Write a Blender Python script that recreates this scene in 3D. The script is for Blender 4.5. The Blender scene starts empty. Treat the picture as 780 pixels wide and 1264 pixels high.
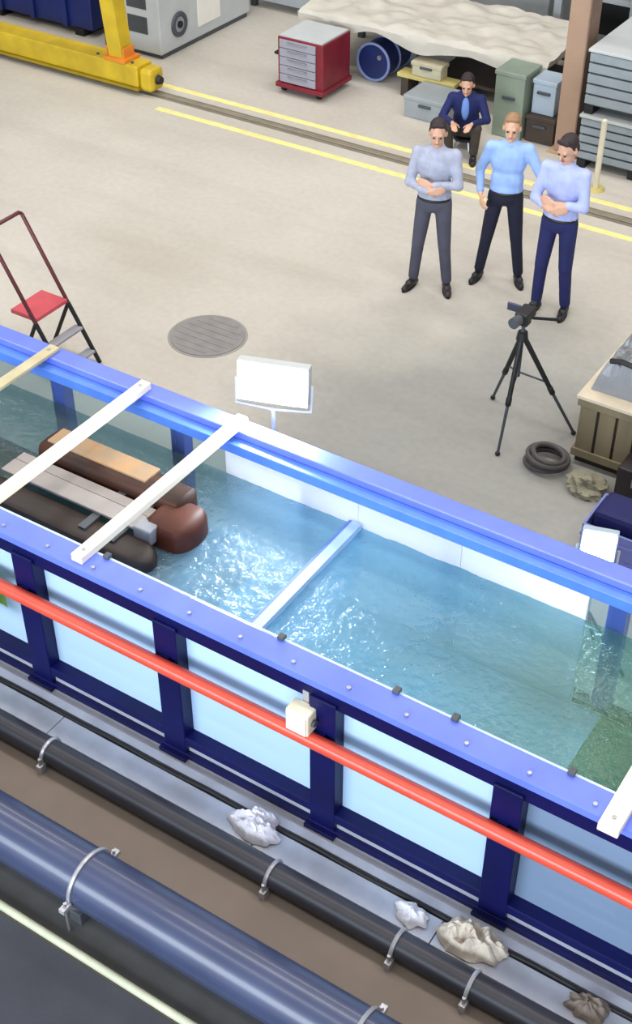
import bpy, bmesh, math, random
from mathutils import Vector, Matrix, noise
random.seed(7)
S = bpy.context.scene
C = S.collection
PI = math.pi

# ------------------------------------------------------------------ camera
FPX = 1652.0
cam = bpy.data.cameras.new('camera')
cam.sensor_fit = 'VERTICAL'; cam.sensor_height = 36.0; cam.sensor_width = 36.0
cam.lens = 36.0*FPX/1264.0
cam.clip_end = 200
co = bpy.data.objects.new('camera', cam); C.objects.link(co)
co.location = (0, 0, 6.6)
co.rotation_euler = (math.radians(90-39.504), 0, math.radians(32.898))
S.camera = co

# ------------------------------------------------------------------ world, hall lights, added fill, exposure
w = bpy.data.worlds.new('hall_ambient'); S.world = w; w.use_nodes = True
bg = w.node_tree.nodes['Background']
bg.inputs[0].default_value = (0.93, 0.96, 1.0, 1); bg.inputs[1].default_value = 0.40
def area(name, loc, size, sizey, power, col, rot=(0, 0, 0)):
    l = bpy.data.lights.new(name, 'AREA'); l.shape = 'RECTANGLE'
    l.size = size; l.size_y = sizey; l.energy = power; l.color = col
    o = bpy.data.objects.new(name, l); C.objects.link(o)
    o.location = loc; o.rotation_euler = rot
    return o
for ix, x in enumerate((-12.0, -5.0, 2.0)):
    for y, pw in ((0.5, 160), (7.0, 270), (13.5, 290)):
        area('hall_ceiling_light', (x, y, 10.5), 5.0, 1.6, pw, (1.0, 0.96, 0.91))
area('front_pane_fill', (-3.0, -7.5, 5.0), 18.0, 4.5, 3300, (0.80, 0.90, 1.0), (math.radians(90), 0, 0))  # unseen fill added behind the camera to brighten the tank's front glass
vs = S.view_settings
S.display_settings.display_device = 'sRGB'
vs.view_transform = 'Standard'; vs.look = 'None'; vs.gamma = 1.0; vs.use_curve_mapping = False
vs.exposure = 0.04

# ------------------------------------------------------------------ materials
def lin(c):
    return tuple(((v/255)/12.92 if v/255 <= 0.04045 else ((v/255+0.055)/1.055)**2.4) for v in c)
MATS = {}
def mat(name, col, rough=0.5, metal=0.0, var=0.12, scale=6.0, bump=0.0, bscale=40.0, coat=0.0, col2=None, spec=0.5, stretch=None):
    if name in MATS: return MATS[name]
    m = bpy.data.materials.new(name); m.use_nodes = True
    nt = m.node_tree; b = nt.nodes['Principled BSDF']
    b.inputs['Roughness'].default_value = rough; b.inputs['Metallic'].default_value = metal
    b.inputs['Coat Weight'].default_value = coat; b.inputs['Specular IOR Level'].default_value = spec
    c = lin(col)
    tc = nt.nodes.new('ShaderNodeTexCoord')
    src = tc.outputs['Object']
    if stretch:
        mp = nt.nodes.new('ShaderNodeMapping'); mp.inputs['Scale'].default_value = stretch
        nt.links.new(src, mp.inputs[0]); src = mp.outputs[0]
    n = nt.nodes.new('ShaderNodeTexNoise'); n.inputs['Scale'].default_value = scale; n.inputs['Detail'].default_value = 5
    nt.links.new(src, n.inputs['Vector'])
    r = nt.nodes.new('ShaderNodeValToRGB')
    if col2: d = lin(col2)
    else: d = tuple(min(1, v*(1+var)) for v in c); c = tuple(v*(1-var) for v in c)
    r.color_ramp.elements[0].position = 0.32; r.color_ramp.elements[0].color = (*c, 1)
    r.color_ramp.elements[1].position = 0.68; r.color_ramp.elements[1].color = (*d, 1)
    nt.links.new(n.outputs['Fac'], r.inputs[0]); nt.links.new(r.outputs[0], b.inputs['Base Color'])
    if bump:
        n2 = nt.nodes.new('ShaderNodeTexNoise'); n2.inputs['Scale'].default_value = bscale; n2.inputs['Detail'].default_value = 4
        nt.links.new(src, n2.inputs['Vector'])
        bp = nt.nodes.new('ShaderNodeBump'); bp.inputs['Strength'].default_value = bump; bp.inputs['Distance'].default_value = 0.02
        nt.links.new(n2.outputs['Fac'], bp.inputs['Height']); nt.links.new(bp.outputs[0], b.inputs['Normal'])
    MATS[name] = m
    return m
def emis(name, col, s):
    m = bpy.data.materials.new(name); m.use_nodes = True; nt = m.node_tree
    nt.nodes.remove(nt.nodes['Principled BSDF'])
    e = nt.nodes.new('ShaderNodeEmission'); e.inputs[0].default_value = (*lin(col), 1); e.inputs[1].default_value = s
    nt.links.new(e.outputs[0], nt.nodes['Material Output'].inputs[0]); return m

# concrete floor: warm beige with a greyer field and fine grain
def floor_mat():
    m = bpy.data.materials.new('concrete_floor'); m.use_nodes = True; nt = m.node_tree; N = nt.nodes; L = nt.links
    b = N['Principled BSDF']; b.inputs['Roughness'].default_value = 0.62; b.inputs['Specular IOR Level'].default_value = 0.25
    tc = N.new('ShaderNodeTexCoord')
    def ramp(src, p0, p1, c0, c1):
        r = N.new('ShaderNodeValToRGB'); e = r.color_ramp.elements
        e[0].position = p0; e[0].color = (*c0, 1); e[1].position = p1; e[1].color = (*c1, 1)
        L.new(src, r.inputs[0]); return r.outputs[0]
    def noi(sc, det, stretch=None):
        n = N.new('ShaderNodeTexNoise'); n.inputs['Scale'].default_value = sc; n.inputs['Detail'].default_value = det
        s = tc.outputs['Object']
        if stretch:
            mp = N.new('ShaderNodeMapping'); mp.inputs['Scale'].default_value = stretch; L.new(s, mp.inputs[0]); s = mp.outputs[0]
        L.new(s, n.inputs['Vector']); return n.outputs['Fac']
    base = ramp(noi(0.45, 6), 0.35, 0.7, lin((190, 183, 172)), lin((204, 198, 188)))
    # grey field around the tripod and the working side of the tank
    sx = N.new('ShaderNodeSeparateXYZ'); L.new(tc.outputs['Object'], sx.inputs[0])
    wob = noi(0.9, 4)
    def mth(op, a, bb):
        k = N.new('ShaderNodeMath'); k.operation = op
        for i, v in enumerate((a, bb)):
            if isinstance(v, (int, float)): k.inputs[i].default_value = v
            else: L.new(v, k.inputs[i])
        return k.outputs[0]
    dx = mth('DIVIDE', mth('ADD', sx.outputs[0], 3.75), 1.75)
    dy = mth('DIVIDE', mth('SUBTRACT', sx.outputs[1], 8.0), 2.0)
    d = mth('SQRT', mth('ADD', mth('MULTIPLY', dx, dx), mth('MULTIPLY', dy, dy)), 0.0)
    d = mth('ADD', d, mth('MULTIPLY', wob, 0.7))
    grey_mask = ramp(mth('MULTIPLY', d, 0.5), 0.50, 0.86, (0.95,)*3, (0,)*3)
    mx = N.new('ShaderNodeMix'); mx.data_type = 'RGBA'
    L.new(grey_mask, mx.inputs[0]); L.new(base, mx.inputs[6]); mx.inputs[7].default_value = (*lin((150, 150, 145)), 1)
    # long faint wipe marks
    mk = ramp(noi(1.3, 5, (0.35, 1.6, 1)), 0.5, 0.75, (1, 1, 1), (0.90, 0.89, 0.88))
    m2 = N.new('ShaderNodeMix'); m2.data_type = 'RGBA'; m2.blend_type = 'MULTIPLY'; m2.inputs[0].default_value = 1
    L.new(mx.outputs[2], m2.inputs[6]); L.new(mk, m2.inputs[7])
    gr = ramp(noi(14, 6), 0.3, 0.7, (0.95, 0.95, 0.95), (1.04, 1.04, 1.03))
    m3 = N.new('ShaderNodeMix'); m3.data_type = 'RGBA'; m3.blend_type = 'MULTIPLY'; m3.inputs[0].default_value = 1
    L.new(m2.outputs[2], m3.inputs[6]); L.new(gr, m3.inputs[7])
    L.new(m3.outputs[2], b.inputs['Base Color'])
    return m

BLUE = mat('blue_gloss_paint', (100, 120, 228), 0.34, var=0.10, scale=3, coat=0.25)
NAVY = mat('dark_navy_paint', (6, 10, 66), 0.45, var=0.2, scale=3, spec=0.25)
RED = mat('red_rail_paint', (206, 72, 52), 0.35, var=0.12, scale=5, coat=0.2)
CREAM = mat('cream_wood', (238, 226, 206), 0.6, var=0.06, scale=9, stretch=(1, 0.15, 1))
YEL = mat('yellow_crane_paint', (196, 166, 34), 0.45, var=0.14, scale=4)
YLINE = mat('yellow_line_paint', (238, 226, 146), 0.7, var=0.10, scale=7)
STEEL = mat('brushed_steel', (170, 172, 176), 0.35, 0.8, var=0.1, scale=12)
GALV = mat('galvanised_sheet', (188, 192, 202), 0.42, 0.25, var=0.10, scale=7)
GREYP = mat('grey_machine_paint', (150, 156, 160), 0.5, var=0.08, scale=3)
LGREY = mat('light_grey_paint', (190, 194, 194), 0.5, var=0.06, scale=3)
DGREY = mat('dark_grey_paint', (70, 74, 80), 0.5, var=0.15, scale=4)
BLACK = mat('black_rubber', (20, 20, 22), 0.55, var=0.2)
PIPEB = mat('blue_grey_pipe', (54, 62, 90), 0.32, var=0.12, scale=2.5, coat=0.15)
PIPED = mat('charcoal_pipe', (40, 40, 48), 0.42, var=0.18, scale=3)
CLAMP = mat('zinc_clamp', (178, 178, 182), 0.35, 0.5, var=0.1)
THIN = mat('pale_green_grey_pipe', (176, 180, 156), 0.5, var=0.1)
MAT_D = mat('dark_floor_mat', (50, 52, 60), 0.85, var=0.15, scale=2.5, bump=0.1)
BROWN = mat('rusty_brown_hull', (38, 18, 8), 0.55, var=0.3, scale=5, col2=(72, 36, 16), stretch=(0.5, 2, 2))
BROWND = mat('dark_brown_hull', (44, 32, 26), 0.5, var=0.2, scale=5)
DECK = mat('grey_deck_plank', (158, 150, 146), 0.6, var=0.1, scale=5)
MAROON = mat('maroon_paint', (120, 24, 40), 0.45, var=0.15)
REDC = mat('coral_red_step', (205, 80, 90), 0.5, var=0.1)
LADR = mat('brown_red_tube', (96, 40, 42), 0.4, var=0.12)
WOOD = mat('weathered_crate_wood', (132, 120, 92), 0.75, var=0.18, scale=6, stretch=(1, 1, 0.2))
COLM = mat('brown_column_paint', (168, 138, 116), 0.6, var=0.06, scale=3)
TARP = mat('off_white_tarpaulin', (242, 238, 228), 0.6, var=0.04, scale=4)
PLAST = mat('clear_plastic_wrap', (214, 212, 222), 0.25, var=0.08, scale=8, coat=0.4)
RAGC = mat('cream_rag', (196, 186, 172), 0.85, var=0.12, scale=10)
RAGW = mat('white_rag', (228, 228, 236), 0.8, var=0.06, scale=10)
MHOLE = mat('cast_iron_cover', (140, 136, 134), 0.6, 0.15, var=0.10, scale=9)
BSKIP = mat('blue_skip_paint', (14, 32, 92), 0.45, var=0.15, scale=3)
TEAL = mat('teal_lid', (70, 120, 120), 0.5, var=0.1)
TBLUE = mat('tool_grey_blue', (150, 150, 162), 0.4, var=0.05)
PGREEN = mat('pale_green_paint', (138, 152, 136), 0.5, var=0.06)
PBLUE = mat('pale_blue_plastic', (170, 186, 200), 0.45, var=0.05)
DBROWN = mat('dark_brown_box', (66, 54, 46), 0.6, var=0.15)
OCHRE = mat('ochre_board', (196, 182, 112), 0.6, var=0.08)
WALLM = mat('hall_wall_plaster', (150, 152, 150), 0.8, var=0.05, scale=1)
FOIL = mat('grey_sheeting', (186, 188, 192), 0.35, 0.1, var=0.10, scale=5)
OLIVE = mat('olive_netting', (146, 142, 120), 0.9, var=0.2, scale=12)

# ------------------------------------------------------------------ geometry helpers
def box(bm, x0, x1, y0, y1, z0, z1, bev=0.0):
    r = bmesh.ops.create_cube(bm, size=1.0)
    vs_ = r['verts']
    for v in vs_:
        v.co = Vector(((x0+x1)/2+v.co.x*(x1-x0), (y0+y1)/2+v.co.y*(y1-y0), (z0+z1)/2+v.co.z*(z1-z0)))
    if bev:
        es = list({e for v in vs_ for e in v.link_edges})
        bmesh.ops.bevel(bm, geom=es, offset=bev, segments=2, profile=0.5, affect='EDGES')
def frame_of(d):
    d = d.normalized(); up = Vector((0, 0, 1)) if abs(d.z) < 0.95 else Vector((1, 0, 0))
    a = d.cross(up).normalized(); return a, a.cross(d).normalized()
def ring_loft(bm, rings, cap=True):
    vr = [[bm.verts.new(p) for p in r] for r in rings]; n = len(vr[0])
    for i in range(len(vr)-1):
        for k in range(n):
            bm.faces.new((vr[i][k], vr[i][(k+1) % n], vr[i+1][(k+1) % n], vr[i+1][k]))
    if cap:
        bm.faces.new(list(reversed(vr[0]))); bm.faces.new(vr[-1])
def rod(bm, p0, p1, r0, r1=None, seg=14):
    p0, p1 = Vector(p0), Vector(p1); r1 = r0 if r1 is None else r1
    a, b = frame_of(p1-p0)
    ring_loft(bm, [[p+(a*math.cos(2*PI*k/seg)+b*math.sin(2*PI*k/seg))*r for k in range(seg)] for p, r in ((p0, r0), (p1, r1))])
def bar(bm, p0, p1, wid, hgt):           # rectangular bar between two points
    p0, p1 = Vector(p0), Vector(p1); a, b = frame_of(p1-p0)
    ring_loft(bm, [[p+a*(sx*wid/2)+b*(sy*hgt/2) for sx, sy in ((-1, -1), (1, -1), (1, 1), (-1, 1))] for p in (p0, p1)])
def tube(bm, pts, r, seg=10):
    pts = [Vector(p) for p in pts]; rings = []
    pa = None
    for i, p in enumerate(pts):
        d = (pts[min(i+1, len(pts)-1)]-pts[max(i-1, 0)])
        a, b = frame_of(d)
        if pa is not None:
            dn = d.normalized(); a = (pa-dn*pa.dot(dn)).normalized(); b = a.cross(dn).normalized()
        pa = a
        rings.append([p+(a*math.cos(2*PI*k/seg)+b*math.sin(2*PI*k/seg))*r for k in range(seg)])
    ring_loft(bm, rings)
def torus(bm, c, axis, R, r, seg=32, rs=8, arc=2*PI, start=0.0):
    c = Vector(c); a, b = frame_of(Vector(axis)); n = Vector(axis).normalized()
    full = abs(arc-2*PI) < 1e-6; rings = []
    for i in range(seg if full else seg+1):
        t = start+arc*i/seg; d = a*math.cos(t)+b*math.sin(t)
        rings.append([c+d*R+(d*math.cos(2*PI*k/rs)+n*math.sin(2*PI*k/rs))*r for k in range(rs)])
    if full:
        vr = [[bm.verts.new(p) for p in q] for q in rings]
        for i in range(seg):
            for k in range(rs):
                bm.faces.new((vr[i][k], vr[i][(k+1) % rs], vr[(i+1) % seg][(k+1) % rs], vr[(i+1) % seg][k]))
    else: ring_loft(bm, rings)
def ell(bm, c, r, rot=None, u=14, v=10):
    m = Matrix.Translation(Vector(c)) @ (rot.to_4x4() if rot else Matrix.Identity(4)) @ Matrix.Diagonal((*r, 1))
    bmesh.ops.create_uvsphere(bm, u_segments=u, v_segments=v, radius=1, matrix=m)
def cap(bm, p0, p1, r0, r1=None, seg=12):  # tapered capsule
    p0, p1 = Vector(p0), Vector(p1); r1 = r0 if r1 is None else r1
    a, b = frame_of(p1-p0); d = (p1-p0).normalized(); rings = []
    for p, r, angs in ((p0, r0, (-80, -50, -20)), (p1, r1, (20, 50, 80))):
        for an in angs:
            t = math.radians(an)
            rings.append([p+d*(math.sin(t)*r)+(a*math.cos(2*PI*k/seg)+b*math.sin(2*PI*k/seg))*(r*math.cos(t)) for k in range(seg)])
    ring_loft(bm, rings)
def link(name, bm, m, parent=None, smooth=False, ploc=None):
    bmesh.ops.recalc_face_normals(bm, faces=bm.faces[:])
    me = bpy.data.meshes.new(name); bm.to_mesh(me); bm.free()
    me.materials.append(m)
    if smooth:
        me.shade_smooth()
        try: me.set_sharp_from_angle(angle=math.radians(35))
        except Exception: pass
    o = bpy.data.objects.new(name, me); C.objects.link(o)
    if parent:
        o.parent = parent
        if parent.type == 'EMPTY' and parent.get('wb'): o.matrix_parent_inverse = Matrix.Translation(-parent.location)
    return o
def P(name, m, fn, parent=None, smooth=False):
    bm = bmesh.new(); fn(bm); return link(name, bm, m, parent, smooth)
def thing(name, loc, label, cat, group=None, rz=0.0, world=True):
    o = bpy.data.objects.new(name, None); C.objects.link(o); o.empty_display_size = 0.1
    o.location = loc; o.rotation_euler = (0, 0, rz); o['label'] = label; o['category'] = cat
    if group: o['group'] = group
    if world: o['wb'] = 1                 # its parts are modelled in world coordinates
    return o
def tag(o, label, cat, group=None, kind=None):
    o['label'] = label; o['category'] = cat
    if group: o['group'] = group
    if kind: o['kind'] = kind
    return o
def origin_to(o, loc):                     # put a top-level mesh's origin at its base
    loc = Vector(loc); o.data.transform(Matrix.Translation(-loc)); o.location = loc; return o
def struct(o): o['kind'] = 'structure'; return o
BX = lambda *a, bev=0.0: (lambda bm: box(bm, *a, bev=bev))

# ------------------------------------------------------------------ the hall
fl = struct(P('floor', floor_mat(), BX(-22, 8, -3, 20, -0.3, 0.0)))
for (y, x0, x1) in ((12.185, -10.2, 4.0), (12.80, -20, 4.0), (12.185, -20, -13.2)):
    P('painted_line', YLINE, BX(x0, x1, y-0.045, y+0.045, 0.0, 0.003), fl)
P('dimmed_strip', mat('dimmed_concrete', (132, 119, 108), 0.78, var=0.10, scale=2.2), BX(-8, 1.2, 2.72, 3.853, 0.0, 0.003), fl)  # dimness of the foreground put into a darker floor strip
struct(P('wall_back', WALLM, BX(-22, 8, 20.0, 20.3, -0.3, 9.0)))
struct(P('wall_left', WALLM, BX(-22.3, -22, -3, 20.3, -0.3, 9.0)))

rl = thing('crane_rail', (-8, 12.53, 0), 'dark steel rail set in the floor between two yellow lines', 'rail')
P('groove', mat('rail_groove', (126, 118, 104), 0.7), BX(-20, 4, 12.44, 12.62, 0.0, 0.004), rl)
P('rail_head', mat('worn_rail', (152, 142, 122), 0.45, 0.3), BX(-20, 4, 12.49, 12.56, 0.004, 0.022, bev=0.006), rl)

mh = thing('manhole_cover', (-6.57, 8.32, 0), 'round grey manhole cover flush in the beige floor', 'manhole')
def disc(bm, c, r, z0, z1, seg=40): rod(bm, (c[0], c[1], z0), (c[0], c[1], z1), r, r, seg)
P('frame_ring', mat('cover_ring', (150, 145, 140), 0.7, var=0.08), lambda bm: disc(bm, (-6.57, 8.32), 0.37, 0.0, 0.004), mh)
P('cover_plate', MHOLE, lambda bm: disc(bm, (-6.57, 8.32), 0.345, 0.004, 0.010), mh)
def ribs(bm):
    for i in range(-3, 4):
        h = math.sqrt(max(0, 0.30**2-(i*0.085)**2)); box(bm, -6.57-h, -6.57+h, 8.32+i*0.085-0.012, 8.32+i*0.085+0.012, 0.010, 0.013)
P('rib', MHOLE, ribs, mh)

# ------------------------------------------------------------------ wave tank
TX0, TX1 = -8.3, 1.2
tk = thing('wave_tank', (-3.5, 5.1, 0), 'long blue steel wave tank with pale glass panels filled with water', 'tank')
PX = [-7.13, -6.01, -4.89, -3.78, -2.68, -1.55, -0.42, 0.7]
YF, YB = 4.27, 5.95
ZT = 1.245
def schlick(nt, f0=0.04, normal=None):       # reflectance that is the same from both sides of a thin pane
    lw = nt.nodes.new('ShaderNodeLayerWeight'); lw.inputs[0].default_value = 0.5
    if normal: nt.links.new(normal, lw.inputs['Normal'])
    p = nt.nodes.new('ShaderNodeMath'); p.operation = 'POWER'; p.inputs[1].default_value = 5.0; nt.links.new(lw.outputs['Facing'], p.inputs[0])
    q = nt.nodes.new('ShaderNodeMath'); q.operation = 'MULTIPLY_ADD'; q.inputs[1].default_value = 1-f0; q.inputs[2].default_value = f0
    nt.links.new(p.outputs[0], q.inputs[0]); return q.outputs[0]
def glass(name, col, diff, trans, rough=0.05):
    m = bpy.data.materials.new(name); m.use_nodes = True; nt = m.node_tree; N = nt.nodes; L = nt.links
    N.remove(N['Principled BSDF'])
    t = N.new('ShaderNodeBsdfTransparent'); t.inputs[0].default_value = (*lin(col), 1)
    d = N.new('ShaderNodeBsdfDiffuse'); d.inputs[0].default_value = (*lin(col), 1)
    tr = N.new('ShaderNodeBsdfTranslucent'); tr.inputs[0].default_value = (*lin(col), 1)
    g = N.new('ShaderNodeBsdfGlossy'); g.inputs['Roughness'].default_value = rough
    m1 = N.new('ShaderNodeMixShader'); m1.inputs[0].default_value = diff; L.new(d.outputs[0], m1.inputs[1]); L.new(tr.outputs[0], m1.inputs[2])
    m2 = N.new('ShaderNodeMixShader'); m2.inputs[0].default_value = trans; L.new(m1.outputs[0], m2.inputs[1]); L.new(t.outputs[0], m2.inputs[2])
    m3 = N.new('ShaderNodeMixShader'); L.new(schlick(nt), m3.inputs[0]); L.new(m2.outputs[0], m3.inputs[1]); L.new(g.outputs[0], m3.inputs[2])
    L.new(m3.outputs[0], N['Material Output'].inputs[0]); return m
GLF = glass('backlit_front_glass', (206, 232, 255), 0.35, 0.05)  # glow of the lit water behind is put into this pale colour
GLG = glass('dim_front_glass', (150, 172, 200), 0.4, 0.12)  # greyer copy: weaker lamplight at the right put into the colour
GLB = glass('lamplit_back_glass', (244, 247, 252), 0.4, 0.12)  # whiter than the clear panes: lamplight behind put into the colour
GLC = glass('clear_back_glass', (220, 234, 238), 0.5, 0.92)
# rails
P('top_rail', BLUE, BX(TX0, TX1, 4.235, 4.405, 1.145, ZT, bev=0.008), tk)
P('rail_shade_strip', NAVY, BX(TX0, TX1, 4.228, 4.234, 1.10, 1.19), tk)  # thin navy strip: shade on the rail's front face put into colour
P('seal_strip', mat('pale_seal', (206, 224, 238), 0.4), BX(TX0, TX1, 4.405, 4.425, 1.18, 1.235), tk)
P('top_rail', BLUE, BX(TX0, TX1, 5.885, 6.03, 1.145, ZT, bev=0.008), tk)
P('inner_rail', mat('mid_blue_paint', (82, 126, 214), 0.35, var=0.1), BX(TX0, TX1, 5.80, 5.88, 1.115, 1.195, bev=0.006), tk)
P('base_rail', NAVY, BX(TX0, TX1, 4.21, 4.36, 0.135, 0.205, bev=0.006), tk)
P('base_panel', GALV, BX(TX0, TX1, 4.24, 4.34, 0.06, 0.135), tk)
P('base_rail', NAVY, BX(TX0, TX1, 4.20, 4.36, 0.02, 0.06, bev=0.006), tk)
P('base_rail', NAVY, BX(TX0, TX1, 5.90, 6.0, 0.02, 0.13, bev=0.006), tk)
P('base_plate', GALV, BX(TX0, TX1, 4.14, 6.06, 0.0, 0.02), tk)
for x in PX:
    P('post', NAVY, BX(x-0.085, x+0.085, 4.205, 4.335, 0.05, 1.145, bev=0.006), tk)  # navy holds the shade on the backlit blue posts
    P('post_foot', NAVY, BX(x-0.105, x+0.105, 4.165, 4.36, 0.02, 0.05, bev=0.004), tk)
BACKP = mat('deep_blue_post_paint', (40, 84, 214), 0.4, var=0.1)
for x in [v-0.1 for v in PX]:
    P('back_post', BACKP, BX(x-0.06, x+0.06, 5.90, 6.0, 0.13, 1.145, bev=0.006), tk)
edges = [TX0]+PX+[TX1]
for i in range(len(edges)-1):
    a, b = edges[i]+(0.086 if i else 0), edges[i+1]-(0.086 if i < len(edges)-2 else 0)
    P('glass_pane', GLF if edges[i] < -1.6 else GLG, BX(a, b, 4.30, 4.318, 0.205, 1.145), tk)

for (a, b, m) in ((TX0, -6.15, GLC), (-6.145, -5.0, GLC), (-4.995, -4.55, GLC), (-4.545, -3.47, GLB), (-3.465, -2.7, GLB), (-2.695, -1.83, GLB), (-1.825, -0.4, GLC), (-0.395, TX1, GLC)):
    P('glass_pane', m, BX(a, b, 5.872, 5.897, 0.10, 1.115), tk)
# tank floor in panels
TFB = mat('pale_blue_tank_floor', (226, 240, 248), 0.5, var=0.04); TFG = mat('green_tank_floor', (112, 150, 112), 0.5, var=0.12, scale=2)
TFD = mat('unlit_tank_floor', (70, 84, 78), 0.6, var=0.15)  # left end lies beyond the lamps; its dimness is put into this colour
for (a, b, m) in ((TX0, -4.30, TFD), (-4.295, -3.45, TFB), (-3.445, -1.62, TFB), (-1.615, TX1, TFG)):
    P('floor_panel', m, BX(a, b, 4.345, 5.899, 0.02, 0.10), tk)
for x in [-7.6+0.36*k for k in range(25)]:
    P('bolt', STEEL, lambda bm: (rod(bm, (x, 4.285, ZT), (x, 4.285, ZT+0.012), 0.013, seg=6)), tk)
for x in (-4.35, -3.08, -2.33, -1.97, -1.3):
    P('clip', DGREY, BX(x-0.02, x+0.02, 4.385, 4.43, ZT, ZT+0.025, bev=0.004), tk)
# submerged cross divider
P('divider', mat('pale_blue_divider', (176, 208, 244), 0.35, var=0.05), BX(-3.50, -3.43, 4.36, 5.86, 0.40, 0.905), tk)
P('divider_trim', mat('blue_divider_trim', (96, 128, 214), 0.35, var=0.05), BX(-3.525, -3.50, 4.36, 5.86, 0.40, 0.898), tk)

# water
ZW = 0.86
def water_mat():
    m = bpy.data.materials.new('turquoise_water'); m.use_nodes = True; nt = m.node_tree; N = nt.nodes; L = nt.links
    N.remove(N['Principled BSDF'])
    tc = N.new('ShaderNodeTexCoord'); sx = N.new('ShaderNodeSeparateXYZ'); L.new(tc.outputs['Object'], sx.inputs[0])
    n = N.new('ShaderNodeTexNoise'); n.inputs['Scale'].default_value = 1.6; n.inputs['Detail'].default_value = 4; L.new(tc.outputs['Object'], n.inputs['Vector'])
    ad = N.new('ShaderNodeMath'); ad.operation = 'MULTIPLY_ADD'; L.new(n.outputs['Fac'], ad.inputs[0]); ad.inputs[1].default_value = 0.8; L.new(sx.outputs[0], ad.inputs[2])
    mr = N.new('ShaderNodeMapRange'); mr.inputs[1].default_value = -6.0+3.5+0.4; mr.inputs[2].default_value = -0.6+3.5+0.4; L.new(ad.outputs[0], mr.inputs[0])
    r = N.new('ShaderNodeValToRGB'); e = r.color_ramp.elements
    e[0].position = 0.0; e[0].color = (*lin((96, 112, 104)), 1)  # dull left end: missing lamplight put into the water colour
    e[1].position = 1.0; e[1].color = (*lin((96, 138, 86)), 1)
    for p, c in ((0.24, (100, 120, 118)), (0.34, (136, 190, 226)), (0.50, (122, 192, 228)), (0.64, (106, 170, 190)), (0.76, (102, 152, 128))):
        k = e.new(p); k.color = (*lin(c), 1)
    L.new(mr.outputs[0], r.inputs[0])
    t = N.new('ShaderNodeBsdfTransparent'); t.inputs[0].default_value = (*lin((180, 220, 238)), 1)
    d = N.new('ShaderNodeBsdfDiffuse'); L.new(r.outputs[0], d.inputs[0])
    g = N.new('ShaderNodeBsdfGlossy'); g.inputs['Roughness'].default_value = 0.06
    nb = N.new('ShaderNodeTexNoise'); nb.inputs['Scale'].default_value = 20; nb.inputs['Detail'].default_value = 3; L.new(tc.outputs['Object'], nb.inputs['Vector'])
    bp = N.new('ShaderNodeBump'); bp.inputs['Strength'].default_value = 0.8; bp.inputs['Distance'].default_value = 0.03; L.new(nb.outputs['Fac'], bp.inputs['Height'])
    L.new(bp.outputs[0], g.inputs['Normal'])
    m1 = N.new('ShaderNodeMixShader'); m1.inputs[0].default_value = 0.58; L.new(d.outputs[0], m1.inputs[1]); L.new(t.outputs[0], m1.inputs[2])
    m2 = N.new('ShaderNodeMixShader'); L.new(schlick(nt, 0.05, bp.outputs[0]), m2.inputs[0]); L.new(m1.outputs[0], m2.inputs[1]); L.new(g.outputs[0], m2.inputs[2])
    L.new(m2.outputs[0], N['Material Output'].inputs[0]); return m
def water(bm):
    nx, ny = 420, 74; x0, x1, y0, y1 = TX0+0.02, TX1-0.02, 4.32, 5.871
    g = []
    for i in range(nx+1):
        row = []
        for j in range(ny+1):
            x = x0+(x1-x0)*i/nx; y = y0+(y1-y0)*j/ny
            amp = 0.010 if -4.3 < x < -2.0 else 0.005
            z = ZW+amp*noise.noise(Vector((x*5, y*6, 0)))+0.5*amp*noise.noise(Vector((x*14, y*15, 3)))
            row.append(bm.verts.new((x, y, z)))
        g.append(row)
    for i in range(nx):
        for j in range(ny):
            bm.faces.new((g[i][j], g[i+1][j], g[i+1][j+1], g[i][j+1]))
wt = P('water', water_mat(), water, None, True); origin_to(wt, (-3.5, 5.1, ZW))
tag(wt, 'rippled turquoise water filling the blue wave tank, greener at right', 'water', kind='stuff')

# cross beams lying on the rails
def xbeam(x, y0, y1, label, m=CREAM, wd=0.085, h=0.055, z=ZT):
    t = thing('cross_beam', (x, (y0+y1)/2, z), label, 'beam', 'pale beams laid across the tank')
    pk = P('plank', m, BX(x-wd/2, x+wd/2, y0, y1, z+0.0005, z+h, bev=0.006), t)
    for yy in (y0+0.07, y1-0.07):
        P('screw', STEEL, lambda bm: rod(bm, (x, yy, z+h), (x, yy, z+h+0.008), 0.012, seg=8), pk)
    return t
xbeam(-5.29, 4.27, 5.97, 'cream wooden beam across the tank at the left, over the middle of the brown model')
b2 = xbeam(-4.475, 4.27, 6.0, 'cream wooden beam across the tank nearest the lit floodlight')
xbeam(-1.0, 4.15, 6.0, 'cream wooden beam across the tank at the right edge of the picture', wd=0.11)
xbeam(-6.17, 4.25, 6.0, 'tan plank across the far left end of the tank', m=mat('tan_plank', (196, 184, 148), 0.7), wd=0.09, h=0.03)

# twin-hulled brown model in the tank
md = thing('ship_model', (-5.1, 5.1, ZW-0.1), 'brown twin-hulled model with grey deck floating in the tank under two beams', 'model')
def hull(bm, x0, x1, yc, wd, zb, zt, bow):
    rings = []
    xs = [x0, x0+0.02]+[x0+0.02+(x1-bow-x0)*k/6 for k in range(1, 7)]+[x1-bow+bow*t for t in (0.3, 0.55, 0.78, 0.92, 1.0)]
    for x in xs:
        t = max(0, (x-(x1-bow))/bow); s = math.sqrt(max(0.02, 1-t*t)) if x > x0 else 0.9
        rr = []
        for k in range(16):
            an = 2*PI*k/16; cy_ = math.copysign(abs(math.cos(an))**0.4, math.cos(an)); cz = math.copysign(abs(math.sin(an))**0.4, math.sin(an))
            rr.append((x, yc+cy_*wd/2*s, (zb+zt)/2+cz*(zt-zb)/2*(0.55+0.45*s)))
        rings.append(rr)
    ring_loft(bm, rings)
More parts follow.
